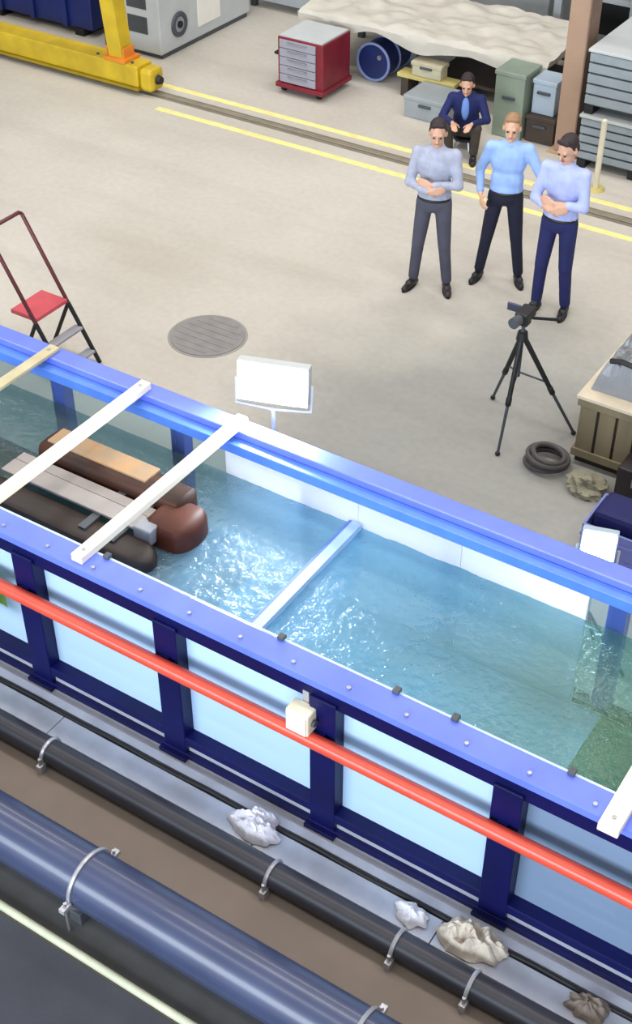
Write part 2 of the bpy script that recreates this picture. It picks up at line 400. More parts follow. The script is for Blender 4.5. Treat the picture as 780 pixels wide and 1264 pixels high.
P('hull', BROWN, lambda bm: hull(bm, -5.66, -4.42, 5.31, 0.25, 0.72, 1.08, 0.06), md, True)
P('hull', BROWND, lambda bm: hull(bm, -5.95, -4.34, 4.80, 0.24, 0.70, 0.97, 0.14), md, True)
P('hull_cap', mat('tan_hull_cap', (150, 128, 104), 0.6, var=0.2, col2=(176, 134, 88)), BX(-5.62, -4.76, 5.26, 5.43, 1.07, 1.09, bev=0.006), md)
P('bow', mat('red_brown_bow', (82, 34, 14), 0.55, var=0.25), lambda bm: hull(bm, -4.56, -4.24, 5.16, 0.36, 0.66, 1.04, 0.10), md, True)
P('deck_plank', DECK, BX(-5.75, -4.58, 4.92, 5.06, 0.985, 1.005, bev=0.004), md)
P('deck_plank', DECK, BX(-5.75, -4.58, 5.065, 5.15, 0.985, 1.003, bev=0.004), md)
for x in (-5.6, -4.9, -4.66):
    P('strut', DGREY, BX(x-0.03, x+0.03, 4.76, 5.22, 0.955, 0.985), md)
P('end_block', mat('grey_end_block', (150, 152, 160), 0.5), BX(-4.60, -4.46, 4.92, 5.03, 0.90, 1.02, bev=0.01), md)

# red handrail in front of the tank
rr = thing('red_handrail', (-3, 4.17, 0.84), 'red tubular rail running along the front of the blue tank', 'rail')
P('tube', RED, lambda bm: rod(bm, (-8.3, 4.15, 0.86), (1.2, 4.15, 0.86), 0.046, seg=20), rr, True)
for x in PX:
    P('bracket', NAVY, BX(x-0.03, x+0.03, 4.19, 4.206, 0.82, 0.90), rr)
jb = thing('junction_box', (-2.76, 4.17, 0.93), 'small cream junction box hanging above the red rail by a tank post', 'box')
jc = P('case', mat('cream_plastic', (222, 214, 190), 0.5), BX(-2.87, -2.72, 4.12, 4.225, 0.90, 1.06, bev=0.01), jb)
P('lid', mat('cream_plastic_lid', (240, 222, 206), 0.5), BX(-2.86, -2.73, 4.11, 4.12, 0.91, 1.05, bev=0.004), jb)
P('cable_gland', DGREY, lambda bm: rod(bm, (-2.72, 4.17, 0.98), (-2.70, 4.17, 0.98), 0.02, seg=10), jc)
P('hanger', CLAMP, BX(-2.82, -2.78, 4.225, 4.234, 0.98, 1.14), jb)

# ------------------------------------------------------------------ trays and pipes in front of the tank
tr = thing('cable_tray', (-3, 4.0, 0), 'galvanised cable tray with flat covers at the foot of the tank', 'cable tray')
xs = [-8.0, -6.3, -4.55, -2.95, -1.75, -0.2, 1.2]
for i in range(len(xs)-1):
    P('cover', GALV, BX(xs[i], xs[i+1]-0.006, 3.86, 4.03, 0.03, 0.05, bev=0.003), tr)
P('back_flange', mat('tray_back_sheet', (178, 182, 194), 0.45, 0.2), BX(-8, 1.2, 4.075, 4.135, 0.0, 0.05), tr)
P('side_wall', GALV, BX(-8, 1.2, 3.855, 3.865, 0.0, 0.03), tr)
P('channel_floor', DGREY, BX(-8, 1.2, 3.865, 4.07, 0.0, 0.006), tr)
cb = P('cable', BLACK, lambda bm: tube(bm, [(-8+0.2*k, 4.050+0.006*math.sin(k*1.7), 0.046) for k in range(47)], 0.016), None, True)
origin_to(cb, (-3, 4.05, 0.03)); tag(cb, 'black cable lying along the grey tray below the tank', 'cable')

dp = thing('charcoal_pipe', (-3, 3.73, 0), 'thin charcoal pipe on the floor beside the cable tray', 'pipe')
P('tube', PIPED, lambda bm: rod(bm, (-8, 3.735, 0.10), (1.2, 3.735, 0.10), 0.08, seg=24), dp, True)
for x in (-6.1, -4.4, -2.71, -1.88, -1.42, -0.2):
    pc = P('pipe_clamp', CLAMP, lambda bm: torus(bm, (x, 3.735, 0.10), (1, 0, 0), 0.086, 0.013, 24, 6), dp, True)
    P('clamp_foot', CLAMP, BX(x-0.02, x+0.02, 3.61, 3.665, 0.0, 0.07, bev=0.005), pc)
    P('clamp_bolt', STEEL, lambda bm: rod(bm, (x, 3.635, 0.05), (x, 3.635, 0.12), 0.011, seg=8), pc)
bp_ = thing('big_blue_grey_pipe', (-3, 3.07, 0), 'thick blue-grey pipe running along the floor in the foreground', 'pipe')
P('tube', PIPEB, lambda bm: rod(bm, (-8, 3.075, 0.24), (1.2, 3.075, 0.24), 0.172, seg=40), bp_, True)
for x in (-5.2, -3.50, -1.72, 0.1):
    pc = P('pipe_clamp', CLAMP, lambda bm: torus(bm, (x, 3.075, 0.24), (1, 0, 0), 0.178, 0.013, 36, 6), bp_, True)
    P('saddle', DGREY, BX(x-0.04, x+0.04, 2.92, 3.23, 0.005, 0.10, bev=0.006), bp_)
    for yy in (2.865, 3.285):
        P('clamp_ear', CLAMP, BX(x-0.02, x+0.02, yy-0.035, yy+0.035, 0.20, 0.235, bev=0.004), pc)
        P('clamp_rod', STEEL, lambda bm: rod(bm, (x, yy, 0.0), (x, yy, 0.26), 0.010, seg=8), pc)
tp = P('slim_pipe', THIN, lambda bm: rod(bm, (-8, 2.765, 0.03), (1.2, 2.765, 0.03), 0.024, seg=14), None, True)
origin_to(tp, (-3, 2.765, 0.006)); tag(tp, 'slim pale green-grey pipe at the bottom left in front of the thick pipe', 'pipe')
mt = P('floor_mat', MAT_D, BX(-8, 1.2, 1.2, 2.735, 0.0, 0.012), None); origin_to(mt, (-3, 2.0, 0.0))
tag(mt, 'dark grey rubber floor mat in the bottom left corner', 'mat')
ds = P('drain_strip', mat('dark_drain_strip', (70, 70, 70), 0.7), BX(-8, 1.2, 2.80, 3.02, 0.0, 0.004), None); origin_to(ds, (-3, 2.9, 0.0))
tag(ds, 'dark drain strip on the floor below the thick pipe', 'drain')

def crumple(bm, c, r, seed, amp=0.45, sub=4):
    res = bmesh.ops.create_icosphere(bm, subdivisions=sub, radius=1)
    for v in res['verts']:
        d = v.co.normalized(); o = Vector((seed*3.1, seed*1.7, seed))
        k = 1+amp*(1-2*abs(noise.noise(d*1.5+o)))+0.22*amp*(1-2*abs(noise.noise(d*4+o)))-amp*0.6
        v.co = Vector((c[0]+d.x*r[0]*k, c[1]+d.y*r[1]*k, max(c[2]+d.z*r[2]*k, c[2]-r[2]*0.55)))
def rumple(bm, c, r, seed):                 # a rumpled sheet lying on the tray, with folds and an uneven outline
    o = Vector((seed*3.1, seed*1.7, seed)); nr, na = 14, 44
    top = bm.verts.new((c[0], c[1], c[2]+r[2]*(0.55+0.45*noise.noise(o)))); prev = None
    for i in range(1, nr+1):
        t = i/nr; ring = []
        for k in range(na):
            an = 2*PI*k/na; d = Vector((math.cos(an), math.sin(an), 0))
            q = 0.78+0.32*noise.noise(d*1.6+o)+0.10*noise.noise(d*5+o)
            p = Vector((d.x*r[0]*q*t, d.y*r[1]*q*t, 0))
            f = 1-2.2*abs(noise.noise(Vector((p.x*9, p.y*13, seed))))+0.5*(1-2*abs(noise.noise(Vector((p.x*22, p.y*26, seed+5)))))
            z = r[2]*max(0.10, 0.30+0.55*f)*(1-t**3)+0.006*(1+math.sin(an*7))
            ring.append(bm.verts.new((c[0]+p.x, c[1]+p.y, c[2]+z)))
        for k in range(na):
            if prev is None: bm.faces.new((top, ring[k], ring[(k+1) % na]))
            else: bm.faces.new((prev[k], ring[k], ring[(k+1) % na], prev[(k+1) % na]))
        prev = ring
    bmesh.ops.recalc_face_normals(bm, faces=bm.faces[:])
    bmesh.ops.solidify(bm, geom=bm.faces[:], thickness=0.004)
def rag(name, c, r, seed, m, label, cat):
    c = (c[0], c[1], 0.056)
    o = P(name, m, lambda bm: rumple(bm, c, r, seed), None, False); origin_to(o, (c[0], c[1], 0.052)); tag(o, label, cat); return o
rag('plastic_wrap', (-3.0, 3.985, 0.108), (0.21, 0.15, 0.11), 1, PLAST, 'crumpled clear plastic wrap lying on the cable tray', 'plastic wrap')
rag('white_cloth', (-1.92, 3.96, 0.09), (0.13, 0.10, 0.07), 2, RAGW, 'small white cloth crumpled on the cable tray', 'cloth')
rag('cream_cloth', (-1.56, 3.99, 0.115), (0.25, 0.15, 0.13), 3, RAGC, 'larger cream cloth heaped on the cable tray below a tank post', 'cloth')
rag('oily_rag', (-0.86, 3.97, 0.08), (0.15, 0.10, 0.07), 5, mat('oily_rag_cloth', (128, 116, 106), 0.8), 'brownish rag on the cable tray at the lower right', 'cloth')
def drape(bm):
    g = []
    prof = [(4.205, 0.60), (4.203, 0.70), (4.20, 0.80), (4.195, 0.87), (4.175, 0.905), (4.15, 0.912), (4.12, 0.905), (4.10, 0.87), (4.095, 0.78), (4.09, 0.68), (4.088, 0.60), (4.085, 0.54)]
    for i in range(13):
        x = -5.36+0.26*i/12
        g.append([bm.verts.new((x, y+(0.006*math.sin(i*1.3) if k > 7 else 0.0), z+(0.012*math.sin(i*0.8) if k in (0, 11) else 0))) for k, (y, z) in enumerate(prof)])
    for i in range(12):
        for k in range(len(prof)-1): bm.faces.new((g[i][k], g[i+1][k], g[i+1][k+1], g[i][k+1]))
    bmesh.ops.solidify(bm, geom=bm.faces[:], thickness=0.004)
gc = P('green_cloth', mat('green_cloth_weave', (150, 186, 104), 0.85, var=0.1), drape, None, True); origin_to(gc, (-5.23, 4.15, 0.54))
tag(gc, 'green cloth draped over the red rail at the left edge', 'cloth')

# ------------------------------------------------------------------ floodlights behind the tank
def floodlight(c, aim, wd, hg, strength, label, housing, legs=True):
    t = thing('floodlight', (c[0], c[1]+0.1, 0), label, 'floodlight', 'floodlights behind the tank')
    c = Vector(c); d = Vector(aim).normalized()
    sx = Vector((0, 0, 1)).cross(d).normalized(); sy = d.cross(sx).normalized()
    def slab(bm, x0, x1, y0, y1, z0, z1):
        box(bm, x0, x1, y0, y1, z0, z1, bev=0.008)
        m = Matrix((sx, sy, d)).transposed()
        for v in bm.verts: v.co = c + m @ v.co
    P('housing', housing, lambda bm: slab(bm, -wd/2-0.015, wd/2+0.015, -hg/2-0.015, hg/2+0.015, -0.09, 0.0), t)
    P('led_panel', emis('led_white', (240, 250, 255), strength), lambda bm: slab(bm, -wd/2, wd/2, -hg/2, hg/2, 0.0, 0.012), t)
    def fins(bm):
        for k in range(7):
            box(bm, -wd/2+0.03+k*(wd-0.06)/6-0.005, -wd/2+0.03+k*(wd-0.06)/6+0.005, -hg/2+0.02, hg/2-0.02, -0.12, -0.09)
        m = Matrix((sx, sy, d)).transposed()
        for v in bm.verts: v.co = c + m @ v.co
    P('cooling_fin', housing, fins, t)
    bk = c-d*0.05
    def yoke(bm):
        tube(bm, [bk-sx*(wd/2+0.03), bk-sx*(wd/2+0.03)-sy*(hg/2+0.06), bk-sy*(hg/2+0.08), bk+sx*(wd/2+0.03)-sy*(hg/2+0.06), bk+sx*(wd/2+0.03)], 0.012, 8)
    P('yoke', LGREY, yoke, t)
    ft = bk-sy*(hg/2+0.08)
    if legs:
        P('pole', LGREY, lambda bm: rod(bm, ft, (ft.x, ft.y, 0.35), 0.018), t, True)
        for k in range(3):
            an = (0.15, PI/2, PI-0.15)[k]
            P('leg', DGREY, lambda bm: rod(bm, (ft.x, ft.y, 0.5), (ft.x+0.32*math.cos(an), ft.y+0.32*math.sin(an)*0.8, 0.012), 0.012, seg=8), t)
    return t
floodlight((-4.38, 6.22, 1.46), (0.30, -0.88, 0.12), 0.48, 0.27, 130, 'switched-on white floodlight on a stand behind the middle of the tank', LGREY)
floodlight((-1.98, 6.36, 1.0), (0.25, -0.85, 0.35), 0.20, 0.22, 45, 'smaller lit floodlight behind the tank beside the blue plastic crate', PBLUE)

# ------------------------------------------------------------------ stepladder at the left
ld = thing('stepladder', (-7.6, 7.4, 0), 'dark red folding stepladder with a coral platform behind the tank', 'stepladder')
A = lambda s, t: Vector((-7.80+0.70*t, 7.42-0.42*s, 1.28*(1-t)))
for s in (0, 1):
    P('side_rail', LADR, lambda bm: rod(bm, A(s, 0.0), A(s, 0.58), 0.018), ld, True)
    P('lower_rail', BLACK, lambda bm: rod(bm, A(s, 0.58), A(s, 1.0)+Vector((0, 0, 0.015)), 0.02), ld, True)
    P('rear_leg', BLACK, lambda bm: rod(bm, A(s, 0.58), (A(s, 0.58).x-0.26, A(s, 0).y, 0.015), 0.018), ld, True)
P('handle', LADR, lambda bm: tube(bm, [A(0, 0), A(0, 0)+Vector((-0.01, -0.02, 0.02)), A(1, 0)+Vector((-0.01, 0.02, 0.02)), A(1, 0)], 0.018), ld, True)
c0 = (A(0, 0.56)+A(1, 0.56))/2
P('platform', REDC, BX(c0.x-0.28, c0.x+0.02, 7.01, 7.41, c0.z-0.02, c0.z+0.02, bev=0.008), ld)
for t in (0.74, 0.90):
    c1 = (A(0, t)+A(1, t))/2
    P('tread', mat('grey_tread', (150, 150, 156), 0.5), BX(c1.x-0.05, c1.x+0.04, 7.01, 7.41, c1.z-0.012, c1.z+0.012, bev=0.004), ld)

# ------------------------------------------------------------------ camera tripod
tp3 = thing('camera_tripod', (-3.38, 8.5, 0), 'black tripod with a camera standing on the grey floor', 'tripod')
apex = Vector((-3.56, 8.52, 0.94))
feet = [Vector((-3.50, 8.14, 0.0)), Vector((-3.10, 8.74, 0.0)), Vector((-3.90, 8.84, 0.0))]
for ft in feet:
    up = apex+(ft-apex)*0.06; mid = apex+(ft-apex)*0.55
    lg = P('leg', BLACK, lambda bm: rod(bm, up, mid, 0.022, 0.02, 10), tp3, True)
    lo = P('lower_leg', DGREY, lambda bm: rod(bm, mid, ft+Vector((0, 0, 0.02)), 0.014, 0.012, 10), tp3, True)
    P('leg_lock', BLACK, lambda bm: cap(bm, mid-(ft-apex)*0.02, mid+(ft-apex)*0.02, 0.026), tp3, True)
    P('foot', BLACK, lambda bm: ell(bm, ft+Vector((0, 0, 0.018)), (0.022, 0.022, 0.018)), lo, True)
    P('spreader', DGREY, lambda bm: rod(bm, apex+Vector((0, 0, -0.36)), apex+(ft-apex)*0.47, 0.008, seg=6), tp3)
P('centre_column', DGREY, lambda bm: rod(bm, apex+Vector((0, 0, -0.40)), apex+Vector((0, 0, 0.09)), 0.016), tp3, True)
P('crown', BLACK, lambda bm: rod(bm, apex+Vector((0, 0, -0.05)), apex+Vector((0, 0, 0.02)), 0.05, 0.04), tp3, True)
P('pan_head', BLACK, BX(apex.x-0.045, apex.x+0.045, apex.y-0.045, apex.y+0.045, apex.z+0.09, apex.z+0.14, bev=0.01), tp3)
P('pan_handle', BLACK, lambda bm: rod(bm, apex+Vector((0, 0, 0.15)), apex+Vector((0.16, 0.26, 0.05)), 0.012, 0.014, 8), tp3, True)
vc = thing('video_camera', (apex.x, apex.y, apex.z+0.14), 'black video camera on top of the tripod', 'camera')
z0 = apex.z+0.141
P('body', BLACK, BX(apex.x-0.05, apex.x+0.06, apex.y-0.09, apex.y+0.09, z0, z0+0.085, bev=0.014), vc)
P('lens', DGREY, lambda bm: rod(bm, (apex.x, apex.y-0.10, z0+0.043), (apex.x-0.01, apex.y-0.19, z0+0.043), 0.04, 0.045, 18), vc, True)
P('screen', mat('camera_screen', (60, 62, 80), 0.2), BX(apex.x-0.17, apex.x-0.055, apex.y+0.03, apex.y+0.045, z0+0.01, z0+0.08, bev=0.004), vc)
P('viewfinder', BLACK, BX(apex.x-0.02, apex.x+0.03, apex.y+0.10, apex.y+0.15, z0+0.055, z0+0.085, bev=0.006), vc)

# ------------------------------------------------------------------ crate pile at the right
cr = thing('wooden_crate', (-2.5, 8.6, 0), 'weathered slatted wooden crate at the right edge, under grey sheeting', 'crate')
cx0, cx1, cy0, cy1, ch = -2.95, -1.7, 8.38, 9.25, 0.66
n = 8
for k in range(n):
    a = cx0+(cx1-cx0)*k/n
    P('slat', WOOD, BX(a+0.012, a+(cx1-cx0)/n-0.012, cy0, cy0+0.02, 0.09, ch-0.06, bev=0.003), cr)
for k in range(6):
    a = cy0+(cy1-cy0)*k/6
    P('slat', WOOD, BX(cx0, cx0+0.02, a+0.012, a+(cy1-cy0)/6-0.012, 0.09, ch-0.06, bev=0.003), cr)
for z in (0.09, ch-0.09):
    P('batten', WOOD, BX(cx0-0.02, cx1, cy0-0.018, cy0, z, z+0.07, bev=0.003), cr)
    P('batten', WOOD, BX(cx0-0.02, cx0, cy0, cy1, z, z+0.07, bev=0.003), cr)
P('lining', DBROWN, BX(cx0+0.025, cx1, cy0+0.025, cy1, 0.09, ch-0.06), cr)
P('lid', mat('pale_crate_lid', (206, 192, 168), 0.7, var=0.1), BX(cx0-0.03, cx1, cy0-0.03, cy1, ch-0.02, ch+0.01, bev=0.004), cr)
for y in (cy0+0.05, cy1-0.1):
    P('skid', DBROWN, BX(cx0, cx1, y, y+0.08, 0.0, 0.09), cr)
def sheet(bm):
    nx, ny = 40, 28; g = []
    for i in range(nx+1):
        row = []
        for j in range(ny+1):
            u, v_ = i/nx, j/ny; x = cx0+0.03+(cx1-cx0-0.03)*u; y = cy0+0.10+(cy1-cy0-0.12)*v_
            e = min(1, 16*min(u, v_, 1-v_))
            z = ch+0.015+e*(0.20+0.16*abs(noise.noise(Vector((x*7, y*7, 1))))+0.10*abs(noise.noise(Vector((x*15, y*15, 4)))))
            row.append(bm.verts.new((x, y, z)))
        g.append(row)
    for i in range(nx):
        for j in range(ny): bm.faces.new((g[i][j], g[i+1][j], g[i+1][j+1], g[i][j+1]))
    bmesh.ops.solidify(bm, geom=bm.faces[:], thickness=0.006)
sh = thing('grey_sheeting', (-2.4, 8.8, ch+0.01), 'crumpled grey sheeting strapped on top of the wooden crate', 'sheeting')
P('sheet', FOIL, sheet, sh)
P('strap', BLACK, lambda bm: tube(bm, [(-2.82+0.1*k, 8.55-0.02*k, ch+0.27+0.04*math.sin(k)) for k in range(11)], 0.022, 6), sh, True)
ho = thing('hose_coil', (-3.02, 8.32, 0), 'dark grey coiled hose on the floor at the corner of the crate', 'hose')
for k, (R, z) in enumerate(((0.17, 0.022), (0.15, 0.06), (0.165, 0.10), (0.13, 0.135))):
    P('loop', mat('hose_rubber', (84, 80, 78), 0.6, var=0.15), lambda bm: torus(bm, (-3.12+0.01*k, 8.26-0.015*k, z), (0.08*(k-1), 0.1, 1), R, 0.021, 28, 8), ho, True)
nt_ = P('net_heap', OLIVE, lambda bm: crumple(bm, (-2.70, 8.10, 0.05), (0.15, 0.11, 0.09), 8, 0.55), None); origin_to(nt_, (-2.70, 8.10, 0)); tag(nt_, 'olive netting heaped on the floor in front of the wooden crate', 'net')
bt = thing('black_case', (-2.33, 8.16, 0), 'black equipment case standing against the front of the wooden crate', 'case')
P('body', mat('black_case_shell', (34, 24, 24), 0.5), BX(-2.47, -2.15, 8.06, 8.30, 0.0, 0.36, bev=0.015), bt)
P('handle', DGREY, lambda bm: tube(bm, [(-2.38, 8.18, 0.36), (-2.38, 8.18, 0.41), (-2.24, 8.18, 0.41), (-2.24, 8.18, 0.36)], 0.012, 8), bt, True)
P('latch', STEEL, BX(-2.34, -2.28, 8.05, 8.06, 0.22, 0.29), bt)
bc = thing('blue_crate', (-2.1, 7.25, 0), 'open lavender-blue plastic crate on the floor behind the tank', 'crate')
LAV = mat('lavender_blue_plastic', (116, 124, 186), 0.5, var=0.08)
X0, X1, Y0, Y1, H_ = -2.42, -1.75, 7.3, 7.72, 0.36
P('front_wall', LAV, BX(X0, X1, Y0, Y0+0.02, 0.02, H_, bev=0.004), bc); P('rear_wall', LAV, BX(X0, X1, Y1-0.02, Y1, 0.02, H_, bev=0.004), bc)
P('side_wall', LAV, BX(X0, X0+0.02, Y0+0.02, Y1-0.02, 0.02, H_, bev=0.004), bc); P('side_wall', LAV, BX(X1-0.02, X1, Y0+0.02, Y1-0.02, 0.02, H_, bev=0.004), bc)
P('bottom', LAV, BX(X0, X1, Y0, Y1, 0.0, 0.02), bc)
for z in (0.12, 0.26): P('rib', LAV, BX(X0-0.006, X1+0.006, Y0-0.008, Y0, z, z+0.02), bc)
nb_ = thing('navy_bag', (-2.08, 7.42, 0.02), 'dark navy holdall standing in the lavender-blue crate', 'bag')
P('body', mat('navy_canvas', (14, 16, 84), 0.7), BX(-2.37, -2.0, 7.36, 7.66, 0.022, 0.46, bev=0.04), nb_)
P('strap', NAVY, lambda bm: torus(bm, (-2.18, 7.51, 0.45), (0, 1, 0), 0.09, 0.012, 16, 6, PI, PI), nb_, True)

# ------------------------------------------------------------------ yellow gantry crane at upper left
gy = thing('gantry_crane', (-11.6, 12.5, 0), 'yellow gantry crane leg and end carriage standing on the floor rail', 'crane')
P('end_carriage', YEL, BX(-15.0, -10.62, 12.36, 12.66, 0.10, 0.36, bev=0.015), gy)
P('carriage_nose', YEL, BX(-10.62, -10.42, 12.38, 12.64, 0.06, 0.34, bev=0.05), gy)
P('base_flange', mat('dark_yellow_paint', (150, 126, 14), 0.5), BX(-15.0, -10.60, 12.33, 12.69, 0.07, 0.10), gy)
P('buffer', BLACK, lambda bm: rod(bm, (-10.42, 12.51, 0.2), (-10.36, 12.51, 0.2), 0.06, 0.045, 16), gy, True)
for x in (-14.3, -11.9, -10.95):
    P('wheel', DGREY, lambda bm: rod(bm, (x, 12.47, 0.122), (x, 12.58, 0.122), 0.10, seg=20), gy, True)
def legm(bm):
    rings = []
    for z, x, wx, wy in ((0.36, -10.98, 0.11, 0.10), (7.5, -11.7, 0.11, 0.12)):
        rings.append([(x-wx, 12.51-wy, z), (x+wx, 12.51-wy, z), (x+wx, 12.51+wy, z), (x-wx, 12.51+wy, z)])
    ring_loft(bm, rings)
P('leg', YEL, legm, gy)
P('leg_flange', mat('orange_flange', (216, 128, 40), 0.5), BX(-11.14, -10.80, 12.35, 12.67, 0.36, 0.40, bev=0.005), gy)
for sx in (-1, 1):
    P('gusset', mat('orange_flange', (216, 128, 40), 0.5), BX(-10.99+sx*0.13-0.012, -10.99+sx*0.13+0.012, 12.41, 12.61, 0.40, 0.52), gy)
for x in (-11.3, -10.75): P('bolt', DGREY, lambda bm: rod(bm, (x, 12.44, 0.36), (x, 12.44, 0.38), 0.02, seg=6), gy)

# ------------------------------------------------------------------ things behind the crane
sk = thing('blue_skip', (-12.9, 13.8, 0), 'dark blue steel skip behind the yellow crane beam', 'skip')
P('tub', BSKIP, BX(-14.3, -12.35, 13.55, 14.75, 0.10, 0.95, bev=0.02), sk)
for x in (-14.0, -13.4, -12.8): P('rib', BSKIP, BX(x-0.04, x+0.04, 13.50, 13.55, 0.10, 0.95, bev=0.006), sk)
P('rim', TEAL, BX(-14.35, -12.30, 13.50, 14.80, 0.95, 1.02, bev=0.01), sk)
for x in (-14.1, -12.6): P('skid', BLACK, BX(x-0.08, x+0.08, 13.55, 14.75, 0.0, 0.10), sk)
cy_ = thing('gas_cylinder', (-11.95, 13.5, 0), 'navy gas cylinder between the blue skip and the grey machine', 'gas cylinder')
P('bottle', NAVY, lambda bm: rod(bm, (-11.95, 13.5, 0.0), (-11.95, 13.5, 1.25), 0.115, seg=24), cy_, True)
P('shoulder', TEAL, lambda bm: rod(bm, (-11.95, 13.5, 1.25), (-11.95, 13.5, 1.40), 0.115, 0.04, 24), cy_, True)
P('valve', STEEL, lambda bm: rod(bm, (-11.95, 13.5, 1.40), (-11.95, 13.5, 1.50), 0.03, 0.025, 12), cy_, True)
gm = thing('grey_machine', (-11.5, 14.2, 0), 'tall grey machine cabinet with a round dark port on its side', 'machine')
P('plinth', DGREY, BX(-11.74, -11.12, 13.48, 15.4, 0.0, 0.06), gm)
P('cabinet', LGREY, BX(-11.78, -11.10, 13.44, 15.45, 0.06, 1.75, bev=0.015), gm)
pr_ = P('port_ring', DGREY, lambda bm: torus(bm, (-11.095, 13.84, 0.36), (1, 0, 0), 0.13, 0.035, 32, 8), gm, True)
P('port_glass', GREYP, lambda bm: rod(bm, (-11.10, 13.84, 0.36), (-11.085, 13.84, 0.36), 0.10, seg=28), pr_)
P('port_hub', BLACK, lambda bm: rod(bm, (-11.085, 13.84, 0.36), (-11.06, 13.84, 0.36), 0.045, seg=16), pr_)
for z in (0.3, 0.62, 0.94): P('vent', DGREY, BX(-11.62, -11.30, 13.432, 13.44, z, z+0.22), gm)
P('side_panel', TARP, BX(-11.10, -11.092, 14.25, 14.75, 0.2, 0.75, bev=0.003), gm)
lb = thing('low_bench', (-10.4, 16.2, 0), 'low grey steel bench behind the grey machine', 'bench')
P('top', LGREY, BX(-11.4, -9.65, 15.75, 16.9, 0.62, 0.68, bev=0.008), lb)
for x in (-11.3, -9.75):
    for y in (15.85, 16.8): P('leg', DGREY, BX(x-0.04, x+0.04, y-0.04, y+0.04, 0.0, 0.62), lb)
P('apron', GREYP, BX(-11.35, -9.7, 15.78, 15.82, 0.12, 0.62), lb)

# red tool trolley
tt = thing('tool_trolley', (-8.95, 13.8, 0), 'maroon tool trolley with grey drawers beside the workbench', 'trolley')
P('body', MAROON, BX(-9.24, -8.58, 13.42, 14.05, 0.12, 0.70, bev=0.012), tt)
for k in range(5):
    dr = P('drawer', TBLUE, BX(-9.20, -8.68, 13.395, 13.42, 0.155+k*0.106, 0.253+k*0.106, bev=0.004), tt)
    P('handle', STEEL, BX(-9.08, -8.80, 13.375, 13.395, 0.225+k*0.106, 0.238+k*0.106), dr)
P('bumper', MAROON, BX(-9.26, -8.56, 13.38, 14.07, 0.08, 0.14, bev=0.01), tt)
P('top_mat', LGREY, BX(-9.22, -8.60, 13.44, 14.03, 0.70, 0.72), tt)
P('push_handle', BLACK, lambda bm: tube(bm, [(-9.24, 13.5, 0.45), (-9.33, 13.5, 0.45), (-9.33, 13.96, 0.45), (-9.24, 13.96, 0.45)], 0.018, 8), tt, True)
for x in (-9.2, -8.68):
    for y in (13.5, 13.97): P('caster', BLACK, lambda bm: rod(bm, (x-0.02, y, 0.055), (x+0.02, y, 0.055), 0.055, seg=16), tt, True)

# blue drum lying under the bench
dm = thing('steel_drum', (-8.35, 14.55, 0), 'dark blue drum lying on its side next to the maroon trolley', 'drum')
P('shell', mat('navy_drum', (20, 34, 84), 0.4), lambda bm: rod(bm, (-8.42, 14.35, 0.25), (-8.42, 15.2, 0.25), 0.23, seg=32), dm, True)
for y in (14.34, 14.62, 14.92): P('hoop', mat('blue_hoop', (120, 134, 176), 0.4), lambda bm: torus(bm, (-8.42, y, 0.25), (0, 1, 0), 0.23, 0.018, 32, 6), dm, True)
P('bung', STEEL, lambda bm: rod(bm, (-8.33, 14.35, 0.32), (-8.33, 14.33, 0.32), 0.03, seg=12), dm)

# workbench under tarpaulin
wb = thing('workbench', (-7.2, 14.9, 0), 'long workbench on dark steel legs standing behind the people', 'workbench')
P('worktop', mat('bench_top', (150, 140, 126), 0.7), BX(-9.5, -6.05, 14.25, 15.75, 0.66, 0.72, bev=0.006), wb)
for x in (-9.35, -7.85, -6.2):
    for y in (14.4, 15.6): P('leg', DGREY, BX(x-0.04, x+0.04, y-0.04, y+0.04, 0.0, 0.66), wb)
P('lower_shelf', DBROWN, BX(-7.65, -6.2, 14.45, 15.6, 0.18, 0.22), wb)
P('stretcher', DGREY, BX(-9.0, -6.2, 15.57, 15.63, 0.3, 0.36), wb)
def tarp(bm):
    nx, ny = 60, 40; g = []
    for i in range(nx+1):
        row = []
        for j in range(ny+1):
            x = -9.45+3.45*i/nx; s = -0.14+1.55*j/ny
            nz = 0.10*abs(noise.noise(Vector((x*1.6+4, s*2.2, 2))))+0.06*abs(noise.noise(Vector((x*4, s*5, 7))))
            y = 14.22+max(s, 0); z = 0.745+nz
            if s < 0: y = 14.225-0.02-0.5*nz; z = 0.745+s*(1.0+0.9*noise.noise(Vector((x*1.5, 0, 0))))
            row.append(bm.verts.new((x, y, z)))
        g.append(row)
    for i in range(nx):
        for j in range(ny): bm.faces.new((g[i][j], g[i+1][j], g[i+1][j+1], g[i][j+1]))
    bmesh.ops.solidify(bm, geom=bm.faces[:], thickness=0.01)
tpn = P('tarpaulin', TARP, tarp, None, True); origin_to(tpn, (-7.5, 14.9, 0.72)); tag(tpn, 'creased off-white tarpaulin spread over the workbench', 'tarpaulin')

def simple_box(name, x0, x1, y0, y1, z0, z1, m, label, cat, lidm=None, group=None):
    t = thing(name, ((x0+x1)/2, (y0+y1)/2, z0), label, cat, group)
    P('body', m, BX(x0, x1, y0, y1, z0, z1-0.05, bev=0.01), t)
    P('lid', lidm or m, BX(x0-0.012, x1+0.012, y0-0.012, y1+0.012, z1-0.05, z1, bev=0.008), t)
    P('handle', DGREY, BX((x0+x1)/2-0.08, (x0+x1)/2+0.08, y0-0.03, y0, z0+(z1-z0)*0.6, z0+(z1-z0)*0.6+0.03, bev=0.004), t)
    return t
simple_box('equipment_box', -7.55, -6.98, 13.62, 14.09, 0.0, 0.27, GREYP, 'grey equipment box on the floor left of the crouching person', 'box')
pl = thing('ochre_board', (-7.35, 14.25, 0.0), 'yellow board on two blocks in front of the workbench', 'board')
P('plank', OCHRE, BX(-7.95, -7.15, 14.13, 14.33, 0.24, 0.29, bev=0.004), pl)
